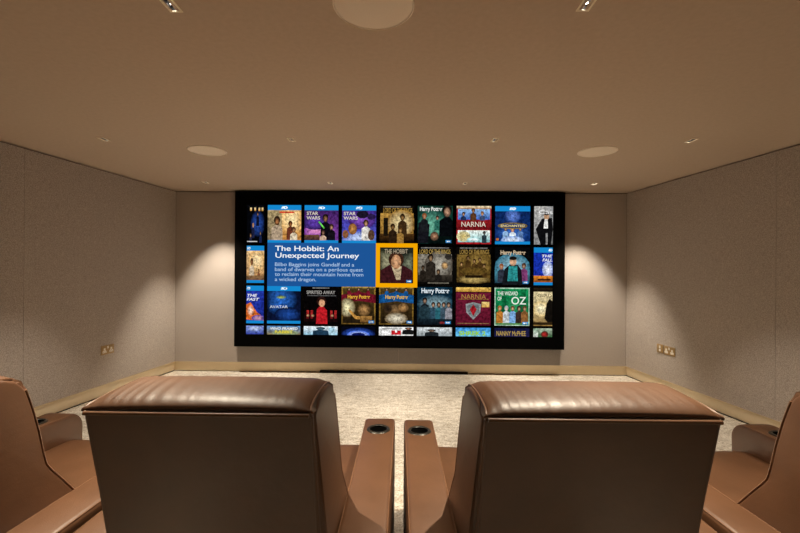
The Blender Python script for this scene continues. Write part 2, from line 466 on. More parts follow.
# --- row 0
def d(a):
    a.rect(0, 0, 1, 1, '05060A'); a.ell(0.62, 0.50, 0.42, 0.36, '2A4FA8', '070A18')
    a.figure(0.62, 0.82, 0.42, '10142A', '20120C', 'C08A5C'); a.figure(0.36, 0.52, 0.44, '181C38', 'B07A50', 'D0A070')
    a.figure(0.22, 0.24, 0.36, '2A2A44', '6A4A30', 'B8906A'); a.figure(0.78, 0.30, 0.34, '1C2850', '3A2818', 'C09870')
    for x in (0.18, 0.42, 0.66, 0.84): a.rect(x, 0.84, x + 0.10, 0.93, 'C98A22', 'F0D8A0')
    a.rect(0.02, 0.02, 0.6, 0.045, 'D0D0D0')
cover(0, 0, d, label='black cover with orange lettering cut by the screen edge')
def d(a):
    a.rect(0, 0, 1, 1, 'B8772E', 'E8C07C'); a.ell(0.75, 0.62, 0.45, 0.35, 'FBE6B0', 'DDA860'); a.rect(0, 0.07, 0.42, 0.86, '7A6A54', 'A89468')
    a.figure(0.28, 0.70, 0.85, 'B09A80', '2E2014', 'B87848'); a.figure(0.68, 0.58, 0.55, '6A3422', '4A2A18', 'A86838'); a.figure(0.78, 0.42, 0.55, 'D8C8AC', '4A2C1C', 'C08A60')
    a.rect(0.35, 0.79, 0.8, 0.83, 'C83820'); bands(a)
cover(1, 0, d, label='cover with blue bands and sandy gold artwork')
def d(a):
    a.rect(0, 0, 1, 1, '7A3C98', '2A1850'); a.ell(0.35, 0.32, 0.6, 0.12, 'F09AD0', '7A3898'); a.ell(0.3, 0.55, 0.4, 0.2, '6440B0', '33205E')
    a.figure(0.62, 0.76, 0.75, '0C0A12', '1A1210', 'A87850'); a.figure(0.80, 0.50, 0.55, '141018', '3A2818', 'C09070'); a.figure(0.55, 0.34, 0.5, 'C8A890', '2A1A14', 'B08468')
    a.rect(0, 0.07, 0.45, 0.22, '3A2028', '6A4830'); a.poly([(0.40, 0.56), (0.44, 0.58), (0.60, 0.40), (0.57, 0.38)], '70E058'); bands(a)
cover(2, 0, d, [('STAR\nWARS', 0.06, 0.62, 0.46, 0.83, 'D9CFC0')], label='cover with blue bands and purple sky artwork, nearer the left edge')
def d(a):
    a.rect(0, 0, 1, 1, '4A58C8', '43207E'); a.ell(0.5, 0.14, 0.55, 0.18, 'C8D8F4', '5668C0'); a.ell(0.58, 0.62, 0.40, 0.25, '8A54C0', '3E2478')
    a.ell(0.60, 0.76, 0.18, 0.10, '1A1426'); a.ell(0.86, 0.70, 0.12, 0.08, '2A1C48')
    a.ell(0.31, 0.38, 0.13, 0.15, 'C08848', '7A4A24'); a.figure(0.70, 0.62, 0.65, 'E0DCD4', '3A2418', 'C89870'); a.ell(0.10, 0.24, 0.09, 0.11, '8A5838'); a.ell(0.86, 0.22, 0.10, 0.14, '5A4030')
    bands(a)
cover(3, 0, d, [('STAR\nWARS', 0.04, 0.62, 0.46, 0.83, 'D9CFC0')], label='cover with blue bands and violet artwork over white haze')
def lotr(a, g1, g2, glow, dark, skin):
    a.rect(0, 0, 1, 1, '0A0806'); a.rect(0.02, 0.06, 0.98, 0.80, g1, g2); a.ell(0.62, 0.52, 0.42, 0.38, glow, g1)
    a.rect(0.1, 0.95, 0.9, 0.985, '3A3A3A', '8A8680')
def d(a):
    lotr(a, '8A6428', 'B88C40', 'F4E0A8', '1A120A', ''); a.rect(0, 0.06, 1, 0.26, '1A1008', '4A3014')
    a.rect(0.11, 0.2, 0.24, 0.68, '1A140C'); a.figure(0.66, 0.78, 0.65, '3A2814', '221408', 'A87C48'); a.figure(0.38, 0.52, 0.6, '2A1C10', '2A1A0E', '8A6438'); a.figure(0.6, 0.42, 0.5, '9A7438', '5A3A18', 'C49A5C')
cover(4, 0, d, [('LORD OF THE RINGS', 0.1, 0.815, 0.94, 0.935, 'B98F3E', {'bold': 0.0})], label='cover with gold lettering and amber artwork, topmost in its column')
def d(a):
    a.rect(0, 0, 1, 1, '082420', '12382E'); a.ell(0.40, 0.48, 0.42, 0.42, '6CB49A', '14443A')
    a.poly([(0.0, 0.02), (0.02, 0.55), (0.2, 0.62), (0.34, 0.5), (0.30, 0.02)], '14141A'); a.figure(0.19, 0.80, 0.55, '1A1C20', '8A4A22', 'D0A080')
    a.figure(0.56, 0.74, 0.42, '2E6A5C', '241814', 'C89478'); a.figure(0.84, 1.02, 1.15, '07090C', '120C0A', 'D4A484'); a.rect(0.3, 0, 1, 0.2, '06100E'); a.ell(0.48, 0.2, 0.12, 0.12, 'B88868', '3A2A20'); badge(a)
cover(5, 0, d, [('Harry Potter', 0.06, 0.83, 0.70, 0.97, 'E4E6E0', {'bold': 0.03})], label='cover with white lettering and green misty artwork')
def d(a):
    a.rect(0, 0, 1, 1, 'A01C20'); a.rect(0, 0.93, 1, 1, 'B89868', 'E8D4B0'); a.rect(0.04, 0.64, 0.96, 0.92, '2A5CB8', '8AB4E0')
    a.figure(0.48, 0.94, 0.45, '5A3820', '3A2014', 'C89060'); a.figure(0.2, 0.84, 0.4, '1E2C50', '2A1A10', 'D0A080'); a.figure(0.74, 0.86, 0.4, '3A4A70', '8A5A30', 'D0A078')
    a.rect(0, 0.38, 1, 0.62, '5E0F14', '8A1A1E'); a.rect(0.04, 0.05, 0.96, 0.36, '7CC4C8', 'E8F0E8'); a.ell(0.2, 0.2, 0.2, 0.14, 'C0A860', 'D8D0A0'); a.figure(0.8, 0.34, 0.35, '2A3A40', '1A1A1A', '6A6058'); a.ell(0.5, 0.12, 0.2, 0.06, 'FFFFFF', '9AD0D0')
cover(6, 0, d, [('NARNIA', 0.14, 0.455, 0.84, 0.585, 'E6DCC8', {'bold': 0.0})], label='red-bordered cover with white lettering on a red band')
def d(a):
    a.rect(0, 0, 1, 1, '10306E', '0C2250'); a.ell(0.5, 0.74, 0.24, 0.2, '6A8CE0', '122C68'); a.ell(0.5, 0.3, 0.5, 0.2, '3A6CC0', '10306E')
    a.figure(0.5, 0.46, 0.5, 'D8E4F0', 'A85A30', 'E0B090'); a.figure(0.30, 0.46, 0.42, '8AB0D8', '4A2C1C', 'D0A080'); a.figure(0.72, 0.46, 0.42, '5A7CB0', '2A1A14', 'D0A080')
    a.ell(0.5, 0.10, 0.34, 0.12, 'E8F0FA', '7A9CD4'); a.ell(0.5, 0.485, 0.43, 0.085, 'C0A040', '7A6428'); a.ell(0.5, 0.485, 0.38, 0.06, '1A3464'); a.rect(0.03, 0.10, 0.1, 0.16, 'E08020'); bands(a)
cover(7, 0, d, [('ENCHANTED', 0.16, 0.455, 0.84, 0.515, 'F0D890'), ('Blu', 0.43, 0.90, 0.57, 0.965, 'F2F8FC', {'shear': 0.2})], label='cover with blue bands and deep blue artwork')
def d(a):
    a.rect(0, 0, 1, 1, '8E8E8E', 'B4B2AE'); a.rect(0.7, 0, 1, 1, '5A5A5A', 'A0A0A0')
    a.poly([(0.35, 0), (0.08, 0.40), (0.42, 0.68), (0.95, 0.7), (1, 0.4), (0.9, 0)], '0E0E10'); a.ell(0.66, 0.74, 0.14, 0.10, 'B89070'); a.ell(0.66, 0.81, 0.14, 0.05, '2A1C14'); a.poly([(0.5, 0.42), (0.56, 0.66), (0.72, 0.66), (0.74, 0.42)], 'E8E8E4'); a.rect(0.62, 0, 0.72, 0.3, '8A8A8A')
cover(8, 0, d, [('Cas', 0.26, 0.80, 0.98, 0.90, 'EDEDED', {'bold': 0.0})], label='grey cover with a dark-suited figure cut by the screen edge')
# --- row 1
def d(a):
    a.rect(0, 0, 1, 1, 'A87440', 'EBC690'); a.ell(0.6, 0.6, 0.5, 0.3, 'FBE2B0', 'D8A868'); a.figure(0.3, 0.66, 0.7, 'C8B498', '3A2414', 'A87048'); a.figure(0.7, 0.38, 0.42, '7A4A30', '4A2C18', 'B07C50'); a.rect(0, 0.07, 1, 0.2, '6A4A34', '8A6844'); bands(a, 0.12)
cover(0, 1, d, label='sandy cover with blue bands cut by the screen edge')
def d(a):
    a.rect(0, 0, 1, 1, '2C2A1E', '20261E'); a.ell(0.2, 0.62, 0.4, 0.3, '9C9878', '3A3C2A'); a.ell(0.9, 0.55, 0.25, 0.3, '7A8068', '30342A')
    a.poly([(0, 0), (0.02, 0.36), (0.3, 0.52), (0.72, 0.50), (0.98, 0.36), (1, 0)], '38161A'); a.poly([(0.34, 0.5), (0.5, 0.1), (0.62, 0.1), (0.66, 0.48)], 'B8A484')
    a.ell(0.49, 0.66, 0.23, 0.22, '3A2216'); a.ell(0.49, 0.60, 0.15, 0.20, 'CE9E76', 'B07E58'); badge(a)
LX = [(on_wall(379.8, 268, YP)[0], on_wall(413.0, 268, YP)[0])]
sx0, sx1 = LX[0]
sz1, sz0 = on_wall(396, 247.3, YP)[1], on_wall(396, 283.6, YP)[1]
a = Art(sx0, sz0, sx1, sz1); d(a)
o = a.done('film_cover', scr, 'cover inside the yellow selection frame')
title(o, a, 'THE HOBBIT', 0.14, 0.83, 0.84, 0.95, 'B9A78C', bold=0.0)
def d(a):
    lotr(a, '4A4238', '8A8478', 'B4AEA0', '1A1612', ''); a.rect(0, 0.06, 1, 0.25, '1A1612', '3A342C')
    a.figure(0.38, 0.80, 0.7, '2A241E', '1A120C', 'A88460'); a.figure(0.16, 0.5, 0.45, '241E18', '1A120C', '6A5440'); a.figure(0.6, 0.40, 0.5, '1E1A16', '2A1C12', '9A7A5A'); a.ell(0.78, 0.5, 0.10, 0.10, 'E0B070', '6A5A48'); a.ell(0.88, 0.74, 0.1, 0.08, '2E2A26'); a.rect(0.3, 0.02, 0.9, 0.05, '6A6458')
cover(5, 1, d, [('LORD OF THE RINGS', 0.06, 0.815, 0.94, 0.93, 'B99A52', {'bold': 0.0})], label='cover with gold lettering and smoky grey artwork')
def d(a):
    lotr(a, '4E3A16', '7A602C', 'A88844', '1A120A', ''); a.ell(0.5, 0.14, 0.5, 0.12, 'C8AC68', '4A3614')
    for x, t in ((0.15, 0.6), (0.34, 0.76), (0.52, 0.68), (0.68, 0.72), (0.80, 0.56)): a.figure(x, t, 0.42, '4A3416', '2A1A0C', 'C09460')
    a.ell(0.5, 0.36, 0.4, 0.10, '6A5020', '54401A'); a.rect(0.26, 0.18, 0.76, 0.25, '1E1408')
cover(6, 1, d, [('LORD OF THE RINGS', 0.1, 0.815, 0.94, 0.93, 'B08E48', {'bold': 0.0})], label='cover with gold lettering and brown group artwork')
def d(a):
    a.rect(0, 0, 1, 1, '06080A'); a.ell(0.5, 0.45, 0.52, 0.40, '9CC8D8', '2E6A80'); a.rect(0, 0.05, 1, 0.4, '1C3A48', '4A8CA0')
    a.figure(0.19, 0.56, 0.55, '2E3440', '8A4A28', 'D0A080'); a.figure(0.83, 0.58, 0.55, '7A3A6A', '4A2C1C', 'D0A080'); a.poly([(0.2, 0), (0.28, 0.42), (0.42, 0.53), (0.66, 0.53), (0.76, 0.4), (0.8, 0)], '14181C'); a.poly([(0.36, 0.1), (0.4, 0.5), (0.64, 0.5), (0.66, 0.1)], '2A8A8A')
    a.ell(0.52, 0.62, 0.10, 0.11, 'C89A78'); a.ell(0.52, 0.71, 0.11, 0.05, '14100E'); badge(a)
cover(7, 1, d, [('Harry Potter', 0.16, 0.77, 0.88, 0.92, 'D0B898', {'bold': 0.03})], label='cover with pale lettering and teal sky artwork')
def d(a):
    a.rect(0, 0, 1, 1, '1A2C9C', '1434A8'); a.ell(0.75, 0.42, 0.3, 0.22, 'F4F6FA', '8A9CD4'); a.rect(0, 0.07, 1, 0.25, '8A4018', 'E08828'); a.rect(0.2, 0.12, 0.9, 0.17, '3A1C10')
    bands(a, 0.88)
cover(8, 1, d, [('THE', 0.42, 0.74, 0.98, 0.81, 'F0F2F6', {'shear': 0.2}), ('FALL', 0.46, 0.63, 0.98, 0.71, 'F0F2F6', {'shear': 0.2})], label='cover with blue bands and royal blue artwork cut by the screen edge')
# --- row 2
def d(a):
    a.rect(0, 0, 1, 1, '1A2A8A', '2236A0'); a.poly([(0, 0.1), (0, 0.5), (0.25, 0.56), (0.6, 0.3), (1, 0.16), (1, 0.07)], 'D86A28'); a.ell(0.25, 0.34, 0.2, 0.14, 'F0E0D0', 'E08050'); a.ell(0.7, 0.14, 0.4, 0.08, 'D8A0A8', '3A3494'); bands(a, 0.12)
cover(0, 2, d, [('THE\nFAST', 0.02, 0.60, 0.75, 0.78, 'F0F2F6', {'shear': 0.25})], label='dark blue cover with blue bands and orange streak cut by the screen edge')
def d(a):
    a.rect(0, 0, 1, 1, '0A1230', '081024'); a.ell(0.40, 0.62, 0.50, 0.42, '2A6AC8', '0A1838'); a.ell(0.62, 0.24, 0.4, 0.2, '1E4A9C', '0A1230'); a.ell(0.42, 0.70, 0.16, 0.05, 'B8C838', '2A5A8C'); bands(a)
cover(1, 2, d, [('AVATAR', 0.08, 0.41, 0.62, 0.48, 'E0E6EE', {'bold': 0.0})], label='cover with blue bands and glowing blue abstract artwork')
def d(a):
    a.rect(0, 0, 1, 1, '070505'); a.rect(0, 0.06, 1, 0.34, '180808', '0A0606')
    for x in (0.08, 0.2, 0.78, 0.9): a.rect(x, 0.14, x + 0.07, 0.36, '6A1418', 'B02A28')
    for x in (0.12, 0.26, 0.84): a.ell(x, 0.22, 0.05, 0.04, 'D8B080', '6A1418')
    a.poly([(0.36, 0), (0.38, 0.38), (0.46, 0.46), (0.58, 0.46), (0.68, 0.36), (0.7, 0)], 'B81C24'); a.ell(0.52, 0.60, 0.14, 0.13, '2A1410'); a.ell(0.53, 0.55, 0.09, 0.10, 'D8A078'); a.rect(0.25, 0.945, 0.75, 0.96, '9A9A9A'); a.rect(0.1, 0.74, 0.95, 0.755, '6A6A6A')
cover(2, 2, d, [('SPIRITED AWAY', 0.08, 0.79, 0.92, 0.88, 'B9B4AE', {'bold': 0.0})], label='black cover with a plain red figure')
def potter(a, band, glow, body):
    a.rect(0, 0, 1, 1, '6A5020', '9A7830'); a.rect(0.04, 0.03, 0.96, 0.97, '1E160C', '4A3818'); a.rect(0.02, 0.94, 0.98, 0.99, '2A2418', 'B89848')
    for x in (0.22, 0.5, 0.78): a.figure(x, 0.97, 0.3, band, '2A1810', 'D0A080')
    a.poly([(0, 0.56), (0, 0.78), (0.5, 0.86), (1, 0.78), (1, 0.56), (0.5, 0.62)], band)
    a.ell(*glow); a.ell(*body)
def d(a):
    potter(a, '6A1424', (0.16, 0.44, 0.26, 0.26, 'FFF6C0', '4A3010'), (0.66, 0.38, 0.20, 0.18, 'B88A54', '3A2810')); a.poly([(0.2, 0.36), (0.4, 0.14), (0.9, 0.1), (0.9, 0.18), (0.44, 0.22), (0.24, 0.4)], 'C08A40'); a.rect(0.55, 0.05, 0.9, 0.22, '6A4A24', '9A7038'); badge(a)
cover(3, 2, d, [('Harry Potter', 0.18, 0.65, 0.84, 0.78, 'E0AE38', {'bold': 0.03})], label='cover with gold lettering on a maroon banner')
def d(a):
    potter(a, '14508A', (0.45, 0.40, 0.32, 0.16, '8A6A44', '241A10'), (0.5, 0.16, 0.34, 0.16, 'E4DCC4', '6A5638')); a.ell(0.25, 0.42, 0.12, 0.12, '1A1410', '3A2A1A'); a.ell(0.7, 0.45, 0.16, 0.12, 'B88A54', '5A4024'); badge(a)
cover(4, 2, d, [('Harry Potter', 0.18, 0.65, 0.84, 0.78, 'E0AE38', {'bold': 0.03})], label='cover with gold lettering on a blue banner')
def d(a):
    a.rect(0, 0, 1, 1, '0E1C26', '0C2A3C'); a.ell(0.55, 0.55, 0.55, 0.25, '8AA8B0', '16384A')
    a.figure(0.22, 0.72, 0.6, '141C22', '0E0C0C', 'B08C74'); a.poly([(0.02, 0.05), (0.06, 0.45), (0.22, 0.52), (0.42, 0.42), (0.46, 0.05)], '20343C')
    for x, cc in ((0.46, '2E4A5A'), (0.62, '2A6470'), (0.76, '3A4E5C'), (0.90, '8A8890')): a.figure(x, 0.6, 0.5, cc, '2A1C16', 'C09A80')
    a.rect(0, 0, 1, 0.16, '0A1016', '14222A'); a.ell(0.72, 0.06, 0.1, 0.04, 'A03030', '1A1A20'); badge(a)
cover(5, 2, d, [('Harry Potter', 0.12, 0.80, 0.92, 0.97, 'DCE6EC', {'bold': 0.03})], label='cover with white lettering and slate blue artwork')
def d(a):
    a.rect(0, 0, 1, 1, '5A1226', '6A1A30'); a.rect(0, 0.88, 1, 1, 'B8862E', 'E4BC60'); a.rect(0, 0.86, 1, 0.885, '3A0C18'); a.rect(0.06, 0.68, 0.94, 0.695, '8A6A30'); a.rect(0.04, 0.04, 0.96, 0.06, '8A6A40')
    a.poly([(0.28, 0.56), (0.5, 0.61), (0.72, 0.56), (0.70, 0.34), (0.5, 0.15), (0.30, 0.34)], '8A8E90'); a.poly([(0.32, 0.53), (0.5, 0.575), (0.68, 0.53), (0.66, 0.35), (0.5, 0.19), (0.34, 0.35)], '6E7678')
    a.poly([(0.5, 0.55), (0.60, 0.42), (0.5, 0.24), (0.40, 0.42)], '9A1A22'); a.rect(0.74, 0.48, 0.96, 0.62, 'C89A48', 'E8CC80')
cover(6, 2, d, [('NARNIA', 0.16, 0.70, 0.86, 0.82, 'A8843C', {'bold': 0.0})], label='maroon cover with a grey shield')
def d(a):
    a.rect(0, 0, 1, 1, 'A8C8B0'); a.rect(0.03, 0.02, 0.97, 0.97, '0F5A34', '148A50'); a.rect(0.22, 0.02, 0.34, 0.95, '0C4A2A', '0E6A3C'); a.rect(0.74, 0.02, 0.9, 0.95, '0C4A2A', '0E6A3C'); a.ell(0.55, 0.5, 0.2, 0.25, '3AAA6C', '12703F'); a.rect(0.03, 0.02, 0.97, 0.16, '5A8A50', '2A6A40')
    for x, cc, hh in ((0.15, 'B8742A', '9A5A20'), (0.34, 'C0C8CC', 'A8B0B4'), (0.52, '7AA8D8', '5A3420'), (0.70, '3A2A24', '2A1C18'), (0.86, '8A5C30', '5A3A20')): a.figure(x, 0.52, 0.5, cc, hh, 'D8B088')
    badge(a)
cover(7, 2, d, [('THE WIZARD\nOF', 0.08, 0.66, 0.66, 0.90, 'E8F0E4', {'bold': 0.01}), ('OZ', 0.48, 0.56, 0.90, 0.76, 'E8F0E4', {'bold': 0.01})], label='green cover with white lettering and five small figures')
def d(a):
    a.rect(0, 0, 1, 1, '8A6A34', 'E8D8A8'); a.rect(0, 0.9, 1, 1, '0A0806', '2A2014'); a.ell(0.4, 0.45, 0.5, 0.2, 'FBF0C8', 'D0B478'); a.poly([(0.58, 0.2), (0.7, 0.6), (0.86, 0.72), (1, 0.66), (1, 0.1), (0.8, 0.06)], '14100C'); a.rect(0, 0.03, 1, 0.10, '1A120A', '3A2A14')
cover(8, 2, d, [('GLAD', 0.22, 0.76, 0.96, 0.84, '2A1E10', {'bold': 0.0})], label='pale gold cover with a dark figure cut by the screen edge')
# --- row 3 (cut by the lower edge of the screen)
def strip(f): return f
def d(a): a.rect(0, 0, 1, 1, '2A3A98', '8CA0D8'); a.ell(0.5, 0.7, 0.5, 0.4, 'C8D4F0', '5A70BC')
cover(0, 3, d, label='strip of a pale blue cover at the lower screen edge')
def d(a): a.rect(0, 0, 1, 1, '8A7A50', '5A8CC0'); a.ell(0.55, 0.2, 0.4, 0.3, 'B8B050', '7A9078')
cover(1, 3, d, [('WHO FRAMED', 0.1, 0.55, 0.92, 0.85, 'F0F0EA', {'shear': 0.15}), ('RABBIT', 0.24, 0.15, 0.78, 0.5, 'E0D040')], label='strip of a sky blue cover with white and yellow lettering')
def d(a): a.rect(0, 0, 1, 1, '8ABCD4', 'E8F2F6'); a.figure(0.5, 0.9, 1.2, '1E3A50', '2A3840', '5A88A0'); a.rect(0.75, 0, 0.92, 0.9, 'A8D0E0')
cover(2, 3, d, label='strip of a pale icy cover')
def d(a):
    a.rect(0, 0, 1, 1, '060814'); a.ell(0.5, 0.1, 0.5, 0.8, '3A6AE0', '0A1440'); a.ell(0.5, 0.0, 0.34, 0.55, 'E0ECFF', '3A6AE0'); a.ell(0.5, 0.0, 0.2, 0.3, '0A1450')
cover(3, 3, d, label='strip of a black cover with a blue glowing arch')
def d(a): a.rect(0, 0, 1, 1, 'ECECEA'); a.rect(0.1, 0.72, 0.62, 0.84, '8A8A8A'); a.rect(0.36, 0.1, 0.64, 0.6, 'C01C24'); a.rect(0.47, 0.35, 0.53, 0.6, 'ECECEA'); a.figure(0.86, 0.95, 0.9, '141414', '141010', 'C89070')
cover(4, 3, d, label='strip of a white cover with a red mark')
def d(a): a.rect(0, 0, 1, 1, '9AA4A8', 'D4DADC'); a.figure(0.42, 0.75, 1.0, '1E2428', '2A2420', 'A88870')
cover(5, 3, d, label='strip of a misty grey cover with a small dark figure')
def d(a): a.rect(0, 0, 1, 1, '6AC0E8', '3A90D8')
cover(6, 3, d, [('SHREK 2', 0.1, 0.1, 0.86, 0.62, '9ACD3A', {'bold': 0.04})], label='strip of a sky blue cover with lime green lettering')
def d(a): a.rect(0, 0, 1, 1, '1E1E48', '141638')
cover(7, 3, d, [('NANNY McPHEE', 0.06, 0.1, 0.9, 0.66, 'C8A850', {'bold': 0.0})], label='strip of a navy cover with gold lettering')
def d(a): a.rect(0, 0, 1, 1, '2A5A30', 'A8B8A0'); a.ell(0.6, 0.3, 0.2, 0.4, 'C02828', '3A2A20'); a.rect(0, 0, 0.25, 1, 'D8DCD4', '8AA88A')
cover(8, 3, d, label='strip of a green and red cover at the lower screen edge')

# information panel and selection frame
px0, px1 = on_wall(267.4, 265, YP)[0], on_wall(376.0, 265, YP)[0]
pz1, pz0 = on_wall(396, 243.4, YP)[1], on_wall(396, 287.0, YP)[1]
a = Art(px0, pz0, px1, pz1); a.k = 20; a.rect(0, 0, 1, 1, '1D5496')
o = a.done('information_panel', scr, 'blue text panel beside the selected cover')
title(o, a, 'The Hobbit: An\nUnexpected Journey', 0.07, 0.615, 0.845, 0.93, 'F4F7FB', name='heading', bold=0.012, spacing=0.95)
for ln, u1, v0, v1 in (('Bilbo Baggins joins Gandalf and a', 0.80, 0.435, 0.545), ('band of dwarves on a perilous quest', 0.88, 0.32, 0.43),
                       ('to reclaim their mountain home from', 0.885, 0.235, 0.32), ('a wicked dragon.', 0.45, 0.09, 0.20)):
    title(o, a, ln, 0.07, v0, u1, v1, 'A9C4E4', name='text_line', bold=0.008)
fx0, fx1 = on_wall(375.8, 265, YP)[0], on_wall(417.4, 265, YP)[0]
fz1, fz0 = on_wall(396, 243.3, YP)[1], on_wall(396, 287.4, YP)[1]
bm = newbm(); t = (on_wall(380.0, 265, YP)[0] - fx0) * 0.98
for b_ in ((fx0, fx0 + t, fz0, fz1), (fx1 - t, fx1, fz0, fz1), (fx0 + t, fx1 - t, fz1 - t, fz1), (fx0 + t, fx1 - t, fz0, fz0 + t)):
    box(bm, b_[0], b_[1], YP - 0.0012, YP - 0.0002, b_[2], b_[3])
place(obj('selection_frame', bm, emit_mat('selection_yellow', hexc('F5A800'), 1.0), scr, label='yellow selection frame'))

# ------------------------------------------------------------------ downlights
def downlight_parts(root):
    bm = newbm()
    ox, oy = 0.0255, 0.046
    for b_ in ((-ox, -HX, -oy, oy), (HX, ox, -oy, oy), (-HX, HX, HY_, oy), (-HX, HX, -oy, -HY_)):
        box(bm, b_[0], b_[1], b_[2], b_[3], -0.004, 0.0)
    obj('frame', bm, M['lamp_frame'], root)
    bm = newbm()     # open black box above the ceiling
    h = 0.06; w = HX; l = HY_
    c = {}
    def q(*p): bm.faces.new([bm.verts.new(v) for v in p])
    q((-w, -l, 0), (-w, l, 0), (-w, l, h), (-w, -l, h)); q((w, -l, 0), (w, -l, h), (w, l, h), (w, l, 0))
    q((-w, -l, 0), (-w, -l, h), (w, -l, h), (w, -l, 0)); q((-w, l, 0), (w, l, 0), (w, l, h), (-w, l, h))
    q((-w, -l, h), (-w, l, h), (w, l, h), (w, -l, h))
    box(bm, -w, w, -0.0015, 0.0015, 0.004, h)
    obj('housing', bm, M['housing'], root)
    for s in (-1, 1):
        bm = newbm()
        lathe(bm, [(0.0, 0.0115), (0.008, 0.0122), (0.0125, 0.014), (0.0125, 0.03), (0.0, 0.03)], 20, (0, s * 0.0195, 0))
        b = obj('lamp', bm, M['lamp'], root, smooth=60)
        bm = newbm()
        lathe(bm, [(0.0128, 0.030), (0.0128, 0.017), (0.0160, 0.015), (0.0165, 0.030)], 24, (0, s * 0.0195, 0))
        obj('lamp_ring', bm, M['reflector'], b, smooth=60)

WARM = (1.0, 0.905, 0.775)
# (half beam, power, tilt in degrees about x (towards the screen), tilt about y (towards the side)) per row and column
def spot(root, power, half, blend, tx, ty, y=0.0, col=WARM):
    ld = bpy.data.lights.new('lamp_beam', 'SPOT'); ld.energy = power; ld.color = col
    ld.spot_size = R(2 * half); ld.spot_blend = blend; ld.shadow_soft_size = 0.015
    lo = bpy.data.objects.new('lamp_beam', ld); COL.objects.link(lo); lo.parent = root
    lo.location = (0, y, -0.006); lo.rotation_euler = (R(tx), R(ty), 0)

WORD = [['left', 'centre left', 'centre right', 'right']]
NEAR = {-1: 'added out of view behind the armchairs', 0: 'above the armchairs', 1: 'in the middle ceiling row', 2: 'in the row closest to the screen'}
SIDE = ['by the left wall', 'left of the centre line', 'right of the centre line', 'by the right wall']
proto = None
for row, c, x, y in LAMPS:
    lab = f'small twin downlight {NEAR[row]}, {SIDE[c + 1 if row < 0 else c]}'
    if proto is None:
        proto = thing('twin_downlight', lab, 'downlight', (x, y, H), 0, 'twin downlights in the ceiling'); downlight_parts(proto); o = proto
        parts0 = list(proto.children)
    else:
        o = proto.copy(); COL.objects.link(o); o.location = (x, y, H); o['label'] = lab
        for ch in parts0: copy_tree(ch, o)
for o in [o for o in COL.objects if o.name.startswith('twin_downlight')]:
    row, c = [(r_, c_) for r_, c_, x, y in LAMPS if abs(x - o.location.x) < 1e-3 and abs(y - o.location.y) < 1e-3][0]
    outer = c in (0, 3)
    if row == -1:
        spot(o, 34, 40, 0.8, 0, 0)  # added unseen lamps that brighten the backs of the chairs
    elif row == 2:
        spot(o, 220 if outer else 140, 33, 0.6, 7 if outer else 0, 0)
    elif row == 1:
        spot(o, 130 if outer else 178, 33, 0.65, 0, 0)
    else:
        spot(o, 70 if outer else 285, 36 if outer else 38, 1.0, 0, 0, 0.0, (1.0, 0.865, 0.66))

# ceiling speakers
def speaker(x, y, lab):
    t = thing('ceiling_speaker', lab, 'speaker', (x, y, H), 0, 'round ceiling speakers')
    bm = newbm(); lathe(bm, [(0.158, 0.0), (0.158, -0.006), (0.155, -0.008), (0.152, -0.006), (0.152, 0.0)], 64)
    obj('rim', bm, M['grille_rim'], t, smooth=50)
    bm = newbm(); lathe(bm, [(0.1515, -0.004), (0.10, -0.0065), (0.05, -0.0075), (0.0, -0.008)], 64)
    obj('grille', bm, M['grille'], t, smooth=50)
speaker(-1.712, 3.55, 'round cream ceiling speaker on the left, between the armchairs and the screen')
speaker(1.66, 3.545, 'round cream ceiling speaker on the right, between the armchairs and the screen')
speaker(-0.122, 1.593, 'round cream ceiling speaker above the armchairs, cut by the top of the picture')

# ------------------------------------------------------------------ sockets
def plate(root, x0, w):
    bm = newbm(); box(bm, x0 - w / 2, x0 + w / 2, -0.007, 0.0, -0.043, 0.043, 0.003, 2)
    obj('plate', bm, M['brass'], root, smooth=40)
def tee(root, x0, up=0.030):
    bm = newbm()
    pr = [(-0.021, -0.027), (0.021, -0.027), (0.021, -0.010), (0.009, -0.002), (0.009, up - 0.012), (-0.009, up - 0.012), (-0.009, -0.002), (-0.021, -0.010)]
    a = [bm.verts.new((x0 + x, -0.0095, z)) for x, z in pr]; b = [bm.verts.new((x0 + x, -0.0065, z)) for x, z in pr]
    bm.faces.new(a); bm.faces.new(b[::-1])
    for i in range(len(pr)): bm.faces.new((a[i], b[i], b[(i + 1) % len(pr)], a[(i + 1) % len(pr)]))
    bmesh.ops.recalc_face_normals(bm, faces=bm.faces[:])
    o = obj('socket_insert', bm, M['white'], root)
    bm = newbm()
    for sx, sz, w, h in ((-0.011, -0.019, 0.003, 0.002), (0.011, -0.019, 0.003, 0.002), (0, -0.006, 0.002, 0.0035)):
        box(bm, x0 + sx - w, x0 + sx + w, -0.0100, -0.0090, sz - h, sz + h)
    obj('pin_hole', bm, M['cup'], o)
def rocker(root, x0, z0, name='rocker_switch'):
    bm = newbm(); box(bm, x0 - 0.0075, x0 + 0.0075, -0.011, -0.006, z0 - 0.012, z0 + 0.012, 0.002, 2)
    obj(name, bm, M['white'], root, smooth=40)
angL = math.atan2(KL, 1)     # left wall runs along +y with drift in x
tL = thing('double_socket', 'double brass socket with white inserts on the left wall', 'wall socket', (xl(4.325) + 0.0005, 4.325, 0.50), R(90) - math.atan(KL))
plate(tL, 0, 0.147); tee(tL, -0.038); tee(tL, 0.038); rocker(tL, 0.0, 0.022)
tR = thing('double_socket', 'double brass socket with white inserts on the right wall', 'wall socket', (xr(4.644) - 0.0005, 4.644, 0.483), R(-90) + math.atan(KR))
plate(tR, 0, 0.147); tee(tR, -0.038); tee(tR, 0.038); rocker(tR, 0.0, 0.022)
tS = thing('outlet_plate', 'single square brass outlet plate beside the double socket on the right wall', 'wall outlet', (xr(4.786) - 0.0005, 4.786, 0.486), R(-90) + math.atan(KR))
